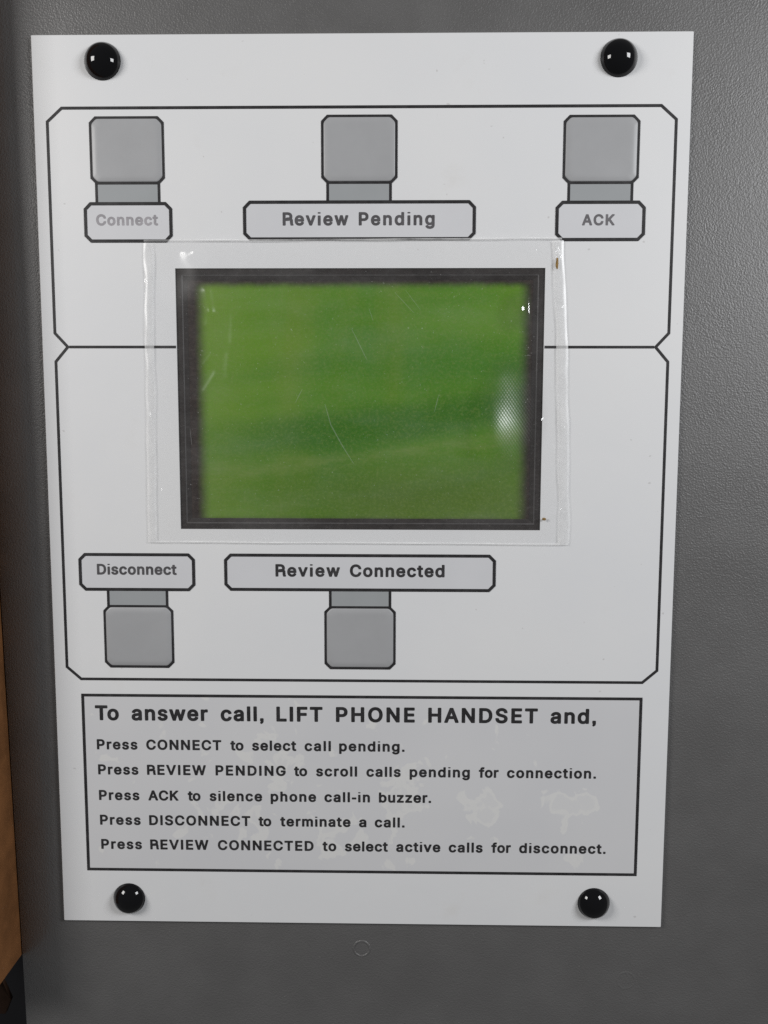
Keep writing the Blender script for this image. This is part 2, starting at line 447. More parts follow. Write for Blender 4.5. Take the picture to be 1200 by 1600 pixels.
GLYPH = {",":[434,[[[103,-161],[127,-167],[154,-161],[243,-92],[256,-74],[277,13],[277,171],[267,199],[255,211],[243,218],[226,221],[94,221],[68,211],[49,187],[46,164],[46,53],[48,37],[57,21],[69,10],[100,-3],[55,-50],[48,-66],[47,-90],[53,-106],[84,-145]]]],"-":[533,[[[29,287],[56,281],[370,281],[387,285],[412,302],[422,327],[423,430],[417,454],[405,469],[395,476],[370,483],[56,484],[31,478],[10,462],[2,446],[0,430],[0,327],[10,303]]]],".":[434,[[[75,6],[102,0],[226,0],[251,8],[267,22],[277,46],[277,172],[274,188],[259,208],[243,218],[226,221],[102,222],[77,216],[60,204],[50,188],[46,172],[46,46],[56,22]]]],"A":[992,[[[4,6],[31,0],[155,0],[180,5],[194,14],[209,38],[284,244],[287,249],[296,250],[593,248],[676,30],[693,11],[709,2],[726,0],[858,0],[883,10],[900,30],[906,54],[900,77],[560,964],[551,979],[535,993],[511,1000],[362,999],[337,989],[321,972],[-22,69],[-24,46],[-20,30],[-10,17]],[[370,455],[362,457],[436,667],[444,656],[515,457],[511,455]]]],"C":[1048,[[[410,-6],[488,-12],[571,-6],[612,2],[670,21],[712,39],[745,58],[778,81],[821,121],[870,184],[904,255],[923,327],[922,350],[913,366],[902,377],[885,385],[869,388],[736,386],[720,379],[706,366],[677,295],[661,271],[637,247],[612,230],[579,214],[546,204],[497,199],[455,201],[423,208],[368,232],[340,252],[320,271],[282,327],[265,366],[254,406],[247,453],[247,548],[254,596],[265,635],[278,667],[298,701],[340,748],[389,780],[431,794],[455,799],[497,801],[546,796],[596,779],[636,754],[660,730],[684,691],[705,635],[720,621],[736,614],[877,613],[902,623],[919,643],[924,659],[923,675],[902,751],[869,817],[827,873],[776,920],[712,961],[646,989],[571,1006],[530,1011],[455,1011],[406,1005],[364,997],[282,967],[249,949],[207,921],[174,893],[126,841],[80,770],[44,683],[25,596],[20,548],[20,453],[33,358],[60,271],[100,195],[124,160],[158,122],[184,97],[240,56],[282,33],[323,16],[364,3]]]],"D":[1033,[[[85,6],[111,0],[401,0],[500,6],[550,16],[632,42],[707,82],[742,109],[773,137],[826,204],[844,236],[866,283],[887,354],[896,402],[903,505],[898,592],[890,639],[863,726],[845,766],[814,816],[769,869],[724,908],[674,940],[632,960],[558,984],[508,994],[459,999],[103,1000],[78,990],[62,972],[55,948],[55,54],[62,28],[70,17]],[[285,209],[284,790],[293,794],[450,792],[492,785],[525,775],[562,758],[585,742],[611,718],[643,671],[660,631],[670,592],[676,552],[676,457],[670,410],[647,338],[629,307],[602,275],[558,241],[525,226],[483,214],[442,208],[293,206]]]],"E":[879,[[[85,6],[111,0],[690,0],[715,6],[734,22],[744,46],[744,156],[737,180],[715,200],[690,206],[293,206],[284,212],[285,402],[657,402],[674,406],[692,418],[703,433],[708,457],[707,568],[693,592],[674,604],[649,608],[293,608],[285,610],[285,791],[293,794],[682,794],[707,799],[723,810],[732,820],[740,845],[739,956],[732,975],[715,991],[698,998],[682,1000],[111,1000],[87,995],[70,983],[62,972],[55,948],[55,54],[62,28],[70,17]]]],"F":[864,[[[85,6],[111,0],[235,0],[260,9],[279,30],[284,54],[285,387],[641,389],[665,397],[682,412],[689,426],[691,441],[690,552],[678,576],[657,591],[632,595],[293,595],[285,598],[284,790],[293,794],[682,794],[707,802],[726,821],[732,837],[733,853],[733,956],[723,978],[707,992],[690,999],[674,1000],[111,1000],[87,995],[70,983],[62,972],[55,948],[55,54],[62,28],[70,17]]]],"G":[1066,[[[411,-6],[497,-12],[555,-9],[612,1],[670,18],[720,40],[761,65],[811,105],[844,141],[875,184],[903,239],[919,287],[930,342],[933,406],[933,509],[924,532],[902,550],[877,555],[521,555],[505,553],[488,546],[474,532],[466,516],[464,406],[469,382],[488,359],[513,350],[695,350],[699,342],[683,303],[669,279],[649,255],[604,223],[555,205],[497,199],[455,201],[397,217],[346,247],[315,278],[282,327],[265,366],[254,406],[247,453],[247,548],[254,596],[265,635],[278,667],[302,706],[340,749],[389,780],[425,793],[488,801],[546,795],[588,781],[620,762],[647,738],[676,698],[705,635],[720,621],[736,615],[877,613],[902,622],[921,643],[926,659],[926,675],[905,746],[874,809],[826,873],[774,920],[712,960],[646,987],[563,1007],[488,1012],[447,1010],[364,997],[282,968],[207,923],[174,895],[125,841],[79,770],[60,730],[44,683],[25,596],[20,548],[20,453],[33,358],[60,271],[100,194],[123,160],[158,121],[207,78],[240,55],[282,33],[323,16],[364,3]]]],"H":[1060,[[[85,6],[111,0],[235,0],[260,9],[279,30],[284,54],[284,402],[293,408],[657,408],[665,403],[666,54],[671,30],[690,9],[715,0],[847,1],[865,6],[884,22],[892,38],[895,54],[895,948],[888,972],[872,990],[856,998],[839,1000],[715,1000],[690,991],[672,972],[666,948],[666,615],[657,613],[285,614],[284,948],[278,972],[260,991],[244,998],[227,1000],[103,1000],[87,995],[67,979],[58,964],[55,948],[55,54],[62,28],[70,17]]]],"I":[450,[[[85,6],[111,0],[243,2],[268,15],[280,30],[285,46],[285,948],[279,972],[268,985],[252,996],[235,1000],[95,998],[70,983],[61,972],[56,956],[55,54],[62,28],[70,17]]]],"K":[968,[[[85,6],[111,0],[235,0],[255,6],[274,22],[282,38],[284,54],[284,323],[351,393],[359,398],[649,12],[665,3],[682,0],[831,0],[850,6],[869,22],[877,38],[879,54],[872,79],[520,552],[522,560],[868,916],[877,932],[878,956],[872,973],[856,990],[839,998],[822,1000],[665,1000],[641,993],[624,979],[285,629],[284,948],[277,973],[265,987],[252,995],[227,1000],[103,1000],[87,995],[67,979],[58,964],[55,948],[55,54],[62,28],[70,17]]]],"L":[832,[[[85,6],[111,0],[665,0],[682,3],[701,14],[713,30],[718,46],[718,164],[705,188],[682,203],[665,206],[293,206],[285,209],[284,948],[281,964],[268,984],[252,995],[235,1000],[95,998],[70,983],[61,972],[56,956],[55,54],[62,28],[73,14]]]],"N":[1072,[[[85,6],[111,0],[235,0],[252,4],[267,14],[283,38],[285,594],[673,14],[690,4],[707,0],[856,0],[880,8],[896,22],[904,38],[906,54],[906,948],[900,972],[887,987],[872,996],[856,1000],[723,999],[697,987],[680,964],[678,948],[678,418],[674,407],[299,972],[286,987],[268,997],[252,1000],[111,1000],[87,995],[67,979],[58,964],[55,948],[55,54],[62,28],[70,17]]]],"O":[1090,[[[410,-6],[488,-12],[530,-10],[612,2],[695,31],[736,53],[770,76],[803,103],[836,136],[877,190],[897,224],[920,271],[934,311],[954,398],[961,501],[953,603],[936,683],[922,722],[882,801],[828,873],[764,928],[695,969],[621,996],[579,1005],[488,1012],[439,1009],[373,998],[323,984],[284,967],[216,927],[182,901],[149,868],[120,833],[80,770],[61,730],[44,683],[25,596],[20,548],[20,453],[33,358],[61,271],[100,196],[152,129],[185,97],[240,56],[282,33],[323,16],[364,3]],[[472,200],[422,208],[373,229],[340,252],[301,295],[278,334],[256,398],[248,445],[245,501],[248,556],[254,596],[265,635],[283,675],[315,723],[347,754],[397,783],[455,799],[497,801],[555,793],[611,770],[644,746],[679,706],[702,667],[715,635],[726,596],[733,548],[735,493],[726,406],[716,366],[699,327],[661,271],[637,249],[613,232],[579,215],[521,201]]]],"P":[927,[[[85,6],[111,0],[235,0],[260,9],[277,27],[284,54],[285,324],[293,327],[492,330],[541,337],[591,351],[641,373],[682,399],[713,426],[740,456],[765,495],[784,536],[796,576],[803,615],[806,671],[803,710],[796,750],[781,798],[765,833],[742,869],[707,907],[676,932],[641,954],[591,976],[541,990],[492,997],[434,1000],[103,1000],[78,990],[61,972],[55,948],[55,54],[62,28],[70,17]],[[285,535],[285,791],[293,795],[426,795],[475,791],[517,778],[550,754],[563,734],[574,702],[577,647],[573,623],[562,592],[552,576],[536,560],[500,542],[459,533],[293,532]]]],"R":[935,[[[85,6],[111,0],[235,0],[260,9],[277,27],[284,54],[285,347],[492,350],[541,357],[607,376],[613,370],[621,188],[655,38],[663,22],[682,6],[698,1],[839,0],[864,7],[873,14],[886,30],[891,46],[890,85],[883,101],[856,133],[840,433],[834,449],[781,528],[781,536],[797,584],[805,631],[805,710],[798,758],[785,797],[767,837],[741,877],[707,912],[674,937],[641,957],[591,978],[541,990],[492,997],[434,1000],[103,1000],[78,990],[61,972],[55,948],[55,54],[62,28],[70,17]],[[285,557],[285,791],[293,795],[426,795],[483,790],[525,777],[542,766],[558,750],[570,726],[578,695],[578,655],[570,623],[351,604],[326,589],[317,576],[310,555],[293,554]]]],"S":[931,[[[326,-9],[410,-16],[468,-13],[518,-7],[576,8],[617,23],[658,45],[700,74],[729,101],[754,133],[781,180],[793,212],[802,252],[805,299],[804,331],[789,394],[757,449],[713,497],[666,530],[592,566],[526,588],[385,625],[327,645],[286,671],[269,695],[267,711],[270,734],[282,758],[298,774],[319,787],[344,797],[369,803],[410,806],[476,799],[501,790],[526,777],[552,750],[575,687],[584,677],[600,668],[617,665],[741,665],[766,673],[781,687],[789,703],[792,718],[786,766],[777,798],[760,837],[734,877],[683,928],[642,956],[567,990],[518,1003],[468,1010],[418,1012],[361,1009],[319,1003],[278,993],[228,975],[195,959],[146,925],[121,903],[91,869],[71,836],[55,798],[43,750],[40,711],[44,663],[60,608],[87,560],[123,521],[162,491],[203,467],[261,442],[460,386],[518,366],[559,341],[576,320],[580,299],[574,267],[559,244],[542,229],[518,214],[485,201],[460,196],[410,192],[344,200],[311,211],[283,228],[267,244],[257,260],[245,307],[237,323],[228,333],[212,342],[195,346],[63,345],[43,339],[25,323],[17,307],[15,291],[21,244],[32,204],[54,157],[71,130],[96,100],[137,63],[170,41],[209,22],[261,4]]]],"T":[935,[[[328,6],[349,0],[481,1],[506,11],[521,30],[527,54],[527,790],[531,794],[539,794],[770,794],[787,798],[800,805],[814,821],[820,837],[821,948],[818,964],[812,976],[802,987],[787,996],[762,1000],[59,1000],[35,995],[18,983],[9,972],[3,948],[3,845],[10,821],[26,804],[43,796],[59,794],[291,794],[299,790],[299,54],[301,38],[307,25]]]],"V":[992,[[[349,6],[370,0],[519,1],[544,11],[560,30],[904,932],[905,956],[900,972],[891,983],[874,995],[850,1000],[717,999],[693,990],[676,972],[444,331],[436,345],[207,964],[199,979],[180,994],[163,999],[31,1000],[6,995],[-10,983],[-19,972],[-25,948],[-20,924],[321,38],[330,22]]]],"W":[1371,[[[259,6],[279,0],[428,0],[453,8],[469,23],[476,38],[626,568],[635,564],[784,38],[792,22],[808,8],[833,0],[982,1],[999,5],[1012,14],[1027,38],[1283,932],[1285,956],[1271,982],[1255,994],[1238,999],[1106,1000],[1081,993],[1060,972],[908,412],[899,419],[747,972],[726,993],[701,1000],[560,1000],[535,993],[519,979],[510,964],[362,424],[354,410],[200,972],[180,992],[155,1000],[23,1000],[6,995],[-10,983],[-19,972],[-24,956],[-23,932],[232,38],[240,22]]]],"a":[825,[[[224,-9],[297,-15],[354,-10],[396,-1],[454,24],[462,24],[478,8],[503,0],[627,1],[644,6],[657,15],[672,39],[674,498],[672,537],[665,577],[656,608],[641,640],[603,693],[578,715],[553,732],[512,752],[478,764],[404,779],[330,781],[264,772],[197,753],[139,723],[85,680],[57,645],[24,583],[20,561],[24,547],[32,532],[44,521],[62,513],[181,482],[197,483],[214,490],[230,506],[256,545],[292,569],[321,578],[363,582],[404,576],[431,561],[446,537],[451,513],[445,508],[297,488],[222,476],[164,460],[123,442],[90,422],[57,394],[32,363],[16,331],[3,276],[3,205],[11,165],[23,134],[40,104],[68,70],[90,50],[117,31],[181,2]],[[280,188],[247,200],[232,213],[227,221],[224,237],[227,252],[239,268],[264,281],[305,292],[445,312],[451,308],[449,276],[441,252],[425,229],[404,210],[379,197],[354,189],[313,185]]]],"b":[890,[[[354,-8],[420,-14],[470,-11],[519,-2],[561,13],[602,35],[643,65],[676,98],[704,134],[731,182],[750,229],[762,277],[769,324],[772,387],[769,443],[762,490],[750,538],[728,593],[705,633],[676,670],[643,703],[610,727],[561,754],[511,771],[470,778],[420,781],[346,774],[313,765],[271,745],[264,751],[264,949],[255,976],[238,992],[213,1000],[81,998],[64,990],[54,981],[45,965],[42,949],[43,39],[58,15],[73,5],[89,0],[213,0],[234,8],[255,29],[263,29],[313,3]],[[387,189],[362,194],[329,210],[309,229],[292,253],[281,277],[267,324],[263,356],[264,419],[272,467],[282,498],[295,522],[313,546],[333,561],[362,574],[404,580],[428,578],[453,572],[478,560],[495,546],[519,514],[535,474],[543,443],[548,387],[546,356],[539,308],[529,277],[511,243],[494,223],[470,204],[445,193],[420,189]]]],"c":[837,[[[311,-8],[378,-14],[444,-10],[515,8],[568,31],[618,64],[670,118],[699,166],[721,221],[722,237],[718,253],[709,267],[697,277],[684,283],[568,311],[543,309],[525,300],[511,285],[498,253],[476,221],[444,200],[411,190],[361,188],[320,199],[287,223],[259,261],[243,300],[234,348],[232,387],[236,435],[244,467],[262,511],[287,544],[312,563],[336,574],[378,580],[411,577],[444,567],[466,554],[485,535],[507,490],[518,475],[535,465],[551,461],[568,462],[684,490],[700,500],[716,522],[720,538],[718,554],[699,601],[670,648],[634,689],[593,721],[543,748],[494,766],[444,777],[378,781],[328,778],[287,771],[229,752],[182,728],[146,703],[113,672],[80,632],[52,585],[35,546],[19,490],[10,435],[8,387],[11,324],[19,277],[32,229],[56,174],[80,135],[106,103],[148,63],[188,36],[229,15],[279,-2]]]],"d":[890,[[[293,-8],[361,-14],[427,-8],[469,4],[518,30],[527,27],[543,9],[568,0],[692,1],[717,11],[734,31],[738,55],[738,949],[735,965],[726,981],[700,997],[684,1000],[568,1000],[543,993],[527,979],[519,965],[516,949],[516,751],[510,744],[469,764],[436,774],[361,781],[303,777],[262,769],[221,754],[171,728],[138,704],[105,671],[71,625],[49,585],[33,546],[18,490],[10,443],[8,379],[10,332],[18,277],[31,229],[49,182],[76,134],[100,103],[139,63],[171,39],[214,15],[262,-2]],[[353,189],[320,199],[297,213],[273,237],[259,261],[243,300],[236,332],[232,379],[234,419],[238,451],[250,490],[262,516],[285,546],[303,561],[328,573],[353,578],[394,579],[419,574],[452,558],[474,538],[490,514],[506,474],[513,443],[518,387],[516,356],[512,324],[499,277],[485,248],[464,221],[444,205],[419,194],[394,189]]]],"e":[852,[[[316,-8],[386,-14],[465,-8],[535,10],[576,28],[630,63],[675,107],[712,166],[725,205],[725,221],[719,237],[700,257],[684,264],[568,291],[543,288],[524,277],[494,229],[469,206],[444,194],[411,188],[361,189],[320,200],[295,213],[279,227],[254,261],[241,292],[245,297],[535,298],[560,295],[684,298],[700,301],[715,308],[734,332],[737,348],[737,395],[729,490],[720,530],[707,569],[674,633],[650,664],[626,689],[568,732],[510,759],[444,776],[378,781],[320,778],[270,768],[229,753],[179,727],[146,704],[113,672],[75,625],[52,585],[35,546],[17,482],[10,435],[8,379],[11,324],[18,277],[34,221],[51,182],[75,142],[113,94],[146,64],[188,36],[237,12],[279,-1]],[[254,494],[248,498],[261,522],[295,557],[336,576],[378,580],[419,575],[452,560],[477,537],[498,498],[494,494]]]],"f":[576,[[[122,6],[145,0],[269,1],[286,6],[298,14],[313,38],[316,568],[319,574],[418,575],[443,580],[466,600],[473,615],[474,631],[474,726],[469,742],[459,756],[443,767],[426,772],[319,772],[316,782],[317,805],[322,821],[335,831],[368,833],[410,824],[426,824],[451,834],[467,853],[499,956],[501,972],[498,987],[488,1003],[476,1013],[451,1023],[385,1036],[311,1035],[253,1023],[195,997],[170,979],[146,956],[113,908],[101,877],[95,845],[93,782],[90,774],[-4,770],[-26,758],[-41,734],[-43,623],[-39,608],[-28,592],[-12,580],[5,576],[87,575],[93,568],[93,54],[95,38],[103,22]]]],"g":[891,[[[296,-259],[378,-265],[427,-263],[510,-249],[555,-235],[601,-213],[629,-195],[657,-172],[691,-132],[714,-92],[728,-53],[735,-21],[740,34],[740,723],[736,738],[726,754],[701,770],[684,772],[568,772],[543,763],[527,744],[518,740],[460,768],[394,780],[312,778],[262,769],[221,754],[179,733],[133,699],[105,671],[78,635],[50,588],[33,548],[18,493],[10,446],[8,390],[10,335],[17,287],[33,232],[54,184],[78,145],[105,113],[146,76],[179,54],[220,34],[212,29],[188,34],[163,29],[64,-24],[49,-37],[40,-53],[38,-69],[40,-85],[57,-116],[75,-140],[113,-179],[138,-198],[171,-218],[221,-240]],[[336,-62],[303,-53],[267,-29],[229,15],[215,26],[221,34],[262,20],[303,12],[361,9],[427,14],[460,22],[510,45],[515,42],[513,10],[505,-13],[485,-37],[469,-47],[444,-57],[411,-64],[378,-65]],[[336,214],[312,222],[286,240],[270,256],[251,287],[243,311],[234,359],[232,398],[237,446],[245,477],[258,509],[273,533],[295,554],[312,565],[336,575],[370,579],[403,578],[436,568],[456,556],[480,533],[498,501],[509,469],[518,422],[519,390],[514,335],[506,303],[493,271],[476,248],[452,228],[427,217],[403,211],[370,210]]]],"h":[864,[[[71,6],[98,0],[213,0],[238,8],[259,30],[264,54],[264,449],[268,489],[279,522],[304,552],[337,571],[370,578],[412,576],[428,572],[451,560],[473,536],[486,497],[489,465],[489,54],[491,38],[499,22],[518,6],[536,1],[660,0],[676,4],[694,14],[706,30],[711,46],[709,520],[703,560],[693,600],[676,639],[650,679],[630,702],[602,726],[563,750],[503,772],[453,780],[379,779],[329,770],[271,746],[265,750],[263,956],[258,972],[246,986],[230,996],[213,1000],[81,998],[56,983],[48,972],[42,956],[42,54],[48,28],[56,17]]]],"i":[419,[[[72,6],[98,0],[222,1],[249,14],[261,30],[266,46],[266,702],[263,718],[253,734],[239,745],[222,752],[82,750],[57,736],[43,710],[42,54],[49,28],[57,17]],[[80,892],[98,890],[206,890],[231,893],[247,902],[263,924],[266,948],[260,972],[247,987],[222,999],[98,1000],[74,995],[57,983],[48,972],[43,956],[42,940],[46,924],[56,908]]]],"l":[419,[[[72,6],[98,0],[222,1],[249,14],[261,30],[266,46],[266,948],[264,964],[255,979],[239,993],[222,999],[82,998],[57,983],[48,972],[43,956],[42,54],[49,28],[57,17]]]],"m":[1231,[[[71,6],[98,0],[213,0],[238,8],[259,30],[264,54],[264,465],[268,505],[280,536],[302,560],[329,575],[362,581],[387,579],[417,568],[435,552],[446,528],[449,505],[449,54],[454,30],[470,11],[486,3],[503,0],[619,0],[643,7],[654,14],[666,30],[671,54],[671,481],[674,513],[682,536],[702,560],[726,574],[767,581],[800,577],[834,561],[847,544],[854,520],[856,54],[861,30],[873,14],[883,7],[908,0],[1024,0],[1040,3],[1057,11],[1073,30],[1078,54],[1077,536],[1070,584],[1057,623],[1042,655],[1021,687],[991,718],[941,752],[908,767],[875,776],[834,783],[767,783],[709,772],[652,748],[619,727],[594,706],[585,704],[565,726],[528,753],[494,769],[445,781],[404,784],[346,779],[296,763],[255,744],[238,762],[213,772],[89,772],[64,762],[47,742],[42,718],[42,54],[48,28],[56,17]]]],"n":[863,[[[71,6],[98,0],[213,0],[238,8],[259,30],[264,54],[264,449],[268,489],[279,522],[304,552],[337,571],[379,578],[412,576],[428,572],[451,560],[473,536],[486,497],[489,465],[489,54],[494,29],[503,18],[518,6],[544,0],[668,1],[685,8],[701,22],[709,38],[711,54],[711,473],[708,528],[693,600],[676,639],[650,679],[629,702],[602,726],[569,747],[528,764],[486,775],[420,781],[370,778],[329,770],[288,755],[263,741],[255,743],[243,758],[230,767],[205,772],[89,772],[70,766],[52,750],[44,734],[42,718],[42,54],[48,28],[56,17]]]],"o":[873,[[[311,-8],[386,-14],[436,-11],[485,-2],[536,15],[576,36],[615,63],[659,105],[684,136],[711,182],[731,229],[744,277],[752,324],[755,379],[753,435],[744,490],[731,538],[714,577],[684,631],[651,672],[625,696],[576,731],[527,755],[485,769],[436,778],[378,781],[328,778],[279,769],[221,748],[188,731],[146,703],[105,663],[80,632],[52,585],[32,538],[19,490],[11,443],[8,379],[11,324],[19,277],[35,221],[52,182],[80,135],[106,103],[139,71],[188,36],[237,12],[279,-2]],[[353,189],[320,199],[297,213],[274,237],[259,261],[243,300],[236,332],[233,411],[241,459],[252,490],[269,522],[287,544],[312,563],[336,574],[361,579],[403,578],[427,574],[460,558],[489,530],[504,506],[520,467],[527,435],[531,387],[529,348],[522,308],[512,277],[494,243],[475,221],[452,204],[427,193],[386,188]]]],"p":[890,[[[71,-245],[98,-251],[213,-251],[238,-243],[254,-229],[264,-205],[264,16],[271,24],[321,0],[387,-13],[470,-11],[528,1],[561,13],[602,35],[643,65],[676,98],[701,130],[731,183],[747,222],[760,270],[770,333],[772,388],[769,444],[762,491],[750,539],[727,594],[704,634],[676,670],[643,703],[610,727],[561,754],[511,771],[470,778],[420,781],[379,779],[323,768],[288,754],[263,740],[230,767],[205,772],[89,772],[64,763],[48,744],[42,721],[42,-197],[48,-223],[56,-234]],[[379,190],[346,200],[321,217],[302,238],[284,270],[273,301],[263,357],[263,412],[267,444],[274,475],[290,515],[304,535],[323,554],[362,574],[404,580],[428,578],[453,572],[478,560],[501,539],[519,514],[530,491],[543,444],[548,388],[546,349],[537,301],[529,277],[511,243],[494,222],[470,204],[445,193],[412,188]]]],"r":[586,[[[71,6],[98,0],[213,0],[238,8],[259,30],[264,54],[264,465],[267,497],[272,513],[288,536],[304,551],[329,564],[379,573],[453,567],[478,576],[494,592],[502,615],[502,734],[492,758],[470,776],[453,780],[420,782],[354,780],[313,771],[255,746],[238,762],[213,772],[89,772],[64,762],[47,742],[42,718],[42,54],[48,28],[56,17]]]],"s":[781,[[[255,-8],[331,-14],[413,-8],[463,3],[529,30],[571,57],[595,78],[617,103],[641,142],[652,166],[660,197],[663,245],[659,285],[650,316],[628,360],[595,397],[567,419],[521,444],[438,471],[306,502],[273,515],[258,530],[256,547],[273,567],[306,580],[339,584],[380,581],[405,571],[429,546],[450,506],[471,491],[488,488],[504,489],[612,512],[630,522],[644,538],[650,554],[650,569],[640,601],[612,656],[587,688],[546,725],[515,743],[463,765],[422,775],[347,781],[265,775],[223,765],[157,737],[101,696],[74,666],[54,633],[35,577],[31,530],[35,490],[44,459],[66,414],[99,377],[132,351],[165,333],[207,316],[397,269],[422,258],[433,245],[436,229],[433,221],[413,203],[380,190],[331,186],[289,190],[256,205],[240,221],[215,274],[198,287],[182,292],[165,292],[50,269],[32,261],[18,245],[11,229],[10,213],[20,174],[47,118],[74,82],[116,46],[154,23],[190,8]]]],"t":[528,[[[245,-1],[311,-7],[385,0],[410,6],[426,15],[440,31],[446,46],[446,62],[425,157],[413,181],[393,195],[377,199],[319,193],[294,196],[289,205],[287,228],[287,569],[294,575],[385,576],[401,582],[415,592],[426,608],[429,624],[429,727],[418,752],[393,769],[377,772],[288,774],[285,893],[277,910],[261,926],[236,934],[112,934],[96,929],[79,917],[66,893],[64,774],[-4,770],[-25,759],[-38,743],[-43,719],[-43,624],[-35,600],[-12,580],[5,576],[54,575],[62,573],[64,569],[64,213],[69,165],[80,126],[101,86],[137,47],[174,23],[211,7]]]],"u":[864,[[[269,-3],[329,-9],[379,-6],[428,4],[461,16],[494,33],[512,13],[536,1],[660,0],[685,8],[705,29],[711,53],[711,717],[707,741],[695,757],[685,765],[660,772],[536,772],[511,762],[494,743],[489,717],[489,322],[485,282],[470,244],[445,217],[412,200],[370,194],[337,197],[304,211],[281,235],[267,274],[264,314],[264,717],[262,733],[255,749],[238,764],[213,772],[98,772],[68,765],[48,744],[42,717],[42,298],[45,242],[61,171],[78,132],[98,100],[122,72],[147,50],[180,28],[213,13]]]],"v":[825,[[[273,6],[297,0],[422,0],[446,9],[466,30],[735,702],[738,718],[736,734],[727,750],[711,765],[686,772],[554,772],[534,766],[515,750],[364,354],[355,343],[208,734],[198,752],[182,766],[165,772],[33,772],[5,766],[-8,755],[-17,744],[-23,726],[-20,702],[246,38],[256,19]]]],"w":[1152,[[[227,6],[249,0],[373,1],[391,6],[410,22],[418,38],[522,380],[624,38],[632,22],[654,5],[679,0],[795,0],[811,4],[828,15],[842,38],[1053,702],[1056,718],[1054,734],[1039,758],[1026,766],[1010,772],[877,772],[853,764],[837,750],[829,734],[737,419],[729,403],[635,734],[621,756],[605,768],[580,772],[456,772],[436,766],[418,750],[410,734],[315,406],[307,413],[213,734],[199,757],[183,768],[158,772],[34,772],[17,767],[3,758],[-12,734],[-14,718],[-11,702],[200,38],[208,22]]]],"z":[809,[[[51,6],[78,0],[623,0],[648,6],[667,22],[677,46],[677,156],[669,180],[652,196],[623,204],[350,205],[343,212],[658,608],[666,631],[666,726],[656,750],[640,765],[623,771],[607,772],[86,772],[61,766],[43,750],[33,726],[33,615],[42,592],[61,575],[86,568],[359,568],[27,156],[21,133],[22,46],[32,22]]]]}

def word(bm, s, x0, x1, z, cap, out):
    """set one word so that its ink runs from x0 to x1 with capital height cap"""
    k = cap / 1000.0
    adv = [GLYPH[c][0] * k for c in s]
    lo = min(p[0] for l in GLYPH[s[0]][1] for p in l) * k
    hi = max(p[0] for l in GLYPH[s[-1]][1] for p in l) * k
    nat = sum(adv[:-1]) + hi - lo
    gap, sx = 0.0, 1.0
    if len(s) > 2:
        gap = (x1 - x0 - nat) / (len(s) - 1)
        gmax = 0.34 * cap
        if gap > gmax or gap < -0.05 * cap:
            g2 = min(max(gap, -0.05 * cap), gmax)
            sx = (x1 - x0 - g2 * (len(s) - 1)) / nat
            gap = g2
    else:
        sx = (x1 - x0) / nat if len(s) == 1 else 1.0
        if len(s) == 2:
            gap = x1 - x0 - nat
    x = x0 - lo * sx
    for c, a in zip(s, adv):
        loops = [[Vector((px, pz, 0)) for px, pz in l] for l in GLYPH[c][1]]
        # the dot of an i is filled on its own; counters of the other letters are holes
        for part in ([[l] for l in loops] if c == 'i' else [loops]):
            vs = [bm.verts.new(V(x + v.x * k * sx, z + v.y * k, out)) for l in part for v in l]
            for tri in tessellate_polygon(part):
                if len(set(tri)) == 3:
                    try:
                        f = bm.faces.new([vs[i] for i in tri])
                    except ValueError:
                        continue
                    f.normal_update()
                    if f.normal.y > 0:
                        f.normal_flip()
        x += a * sx + gap

# ------------------------------------------------------------------ setting and housing
bm = bmesh.new()
face(bm, rect(-400, -400, 400, 400), -60)
wall = obj('wall', bm, MAT['wall'])
wall['kind'] = 'structure'

HF = -0.9                               # front face of the housing, just behind the white plate
housing = empty('housing', V(50, -210, -40), 'dark grey pebbled plastic housing behind the white instruction plate', 'housing')
bm = bmesh.new()
P0 = ([(-86.3, -210), (200, -210), (200, 200), (-93.1, 200)])
rings = [(P0, -45)]
BR, T0 = 23.0, math.radians(27)          # the front rolls off towards its edges
drop = BR * (1 - math.cos(T0))
rings.append((inset(P0, 0.0), HF - drop - 0.35))
for k in range(13):
    th = T0 * (1 - k / 12)
    rings.append((inset(P0, 0.12 + BR * (math.sin(T0) - math.sin(th))), HF - BR * (1 - math.cos(th))))
loft(bm, rings)
shell = obj('shell', bm, MAT['housing'], housing)
def mould_mark(x, z, r, hh):
    bm = bmesh.new()
    n = 40
    prof = [(r - 0.28, 0.0), (r - 0.12, hh), (r + 0.12, hh), (r + 0.28, 0.0)]
    rr = [[bm.verts.new(V(x + q * math.cos(2 * math.pi * i / n), z + q * math.sin(2 * math.pi * i / n), HF + h)) for i in range(n)] for q, h in prof]
    for a, b in zip(rr, rr[1:]):
        for i in range(n):
            j = (i + 1) % n
            bm.faces.new((a[i], a[j], b[j], b[i]))
    bmesh.ops.recalc_face_normals(bm, faces=bm.faces)
    obj('moulding_mark', bm, MAT['housing'], housing, True)
mould_mark(0.2, -112.8, 2.0, 0.14)
mould_mark(67.0, -120.5, 2.2, 0.05)

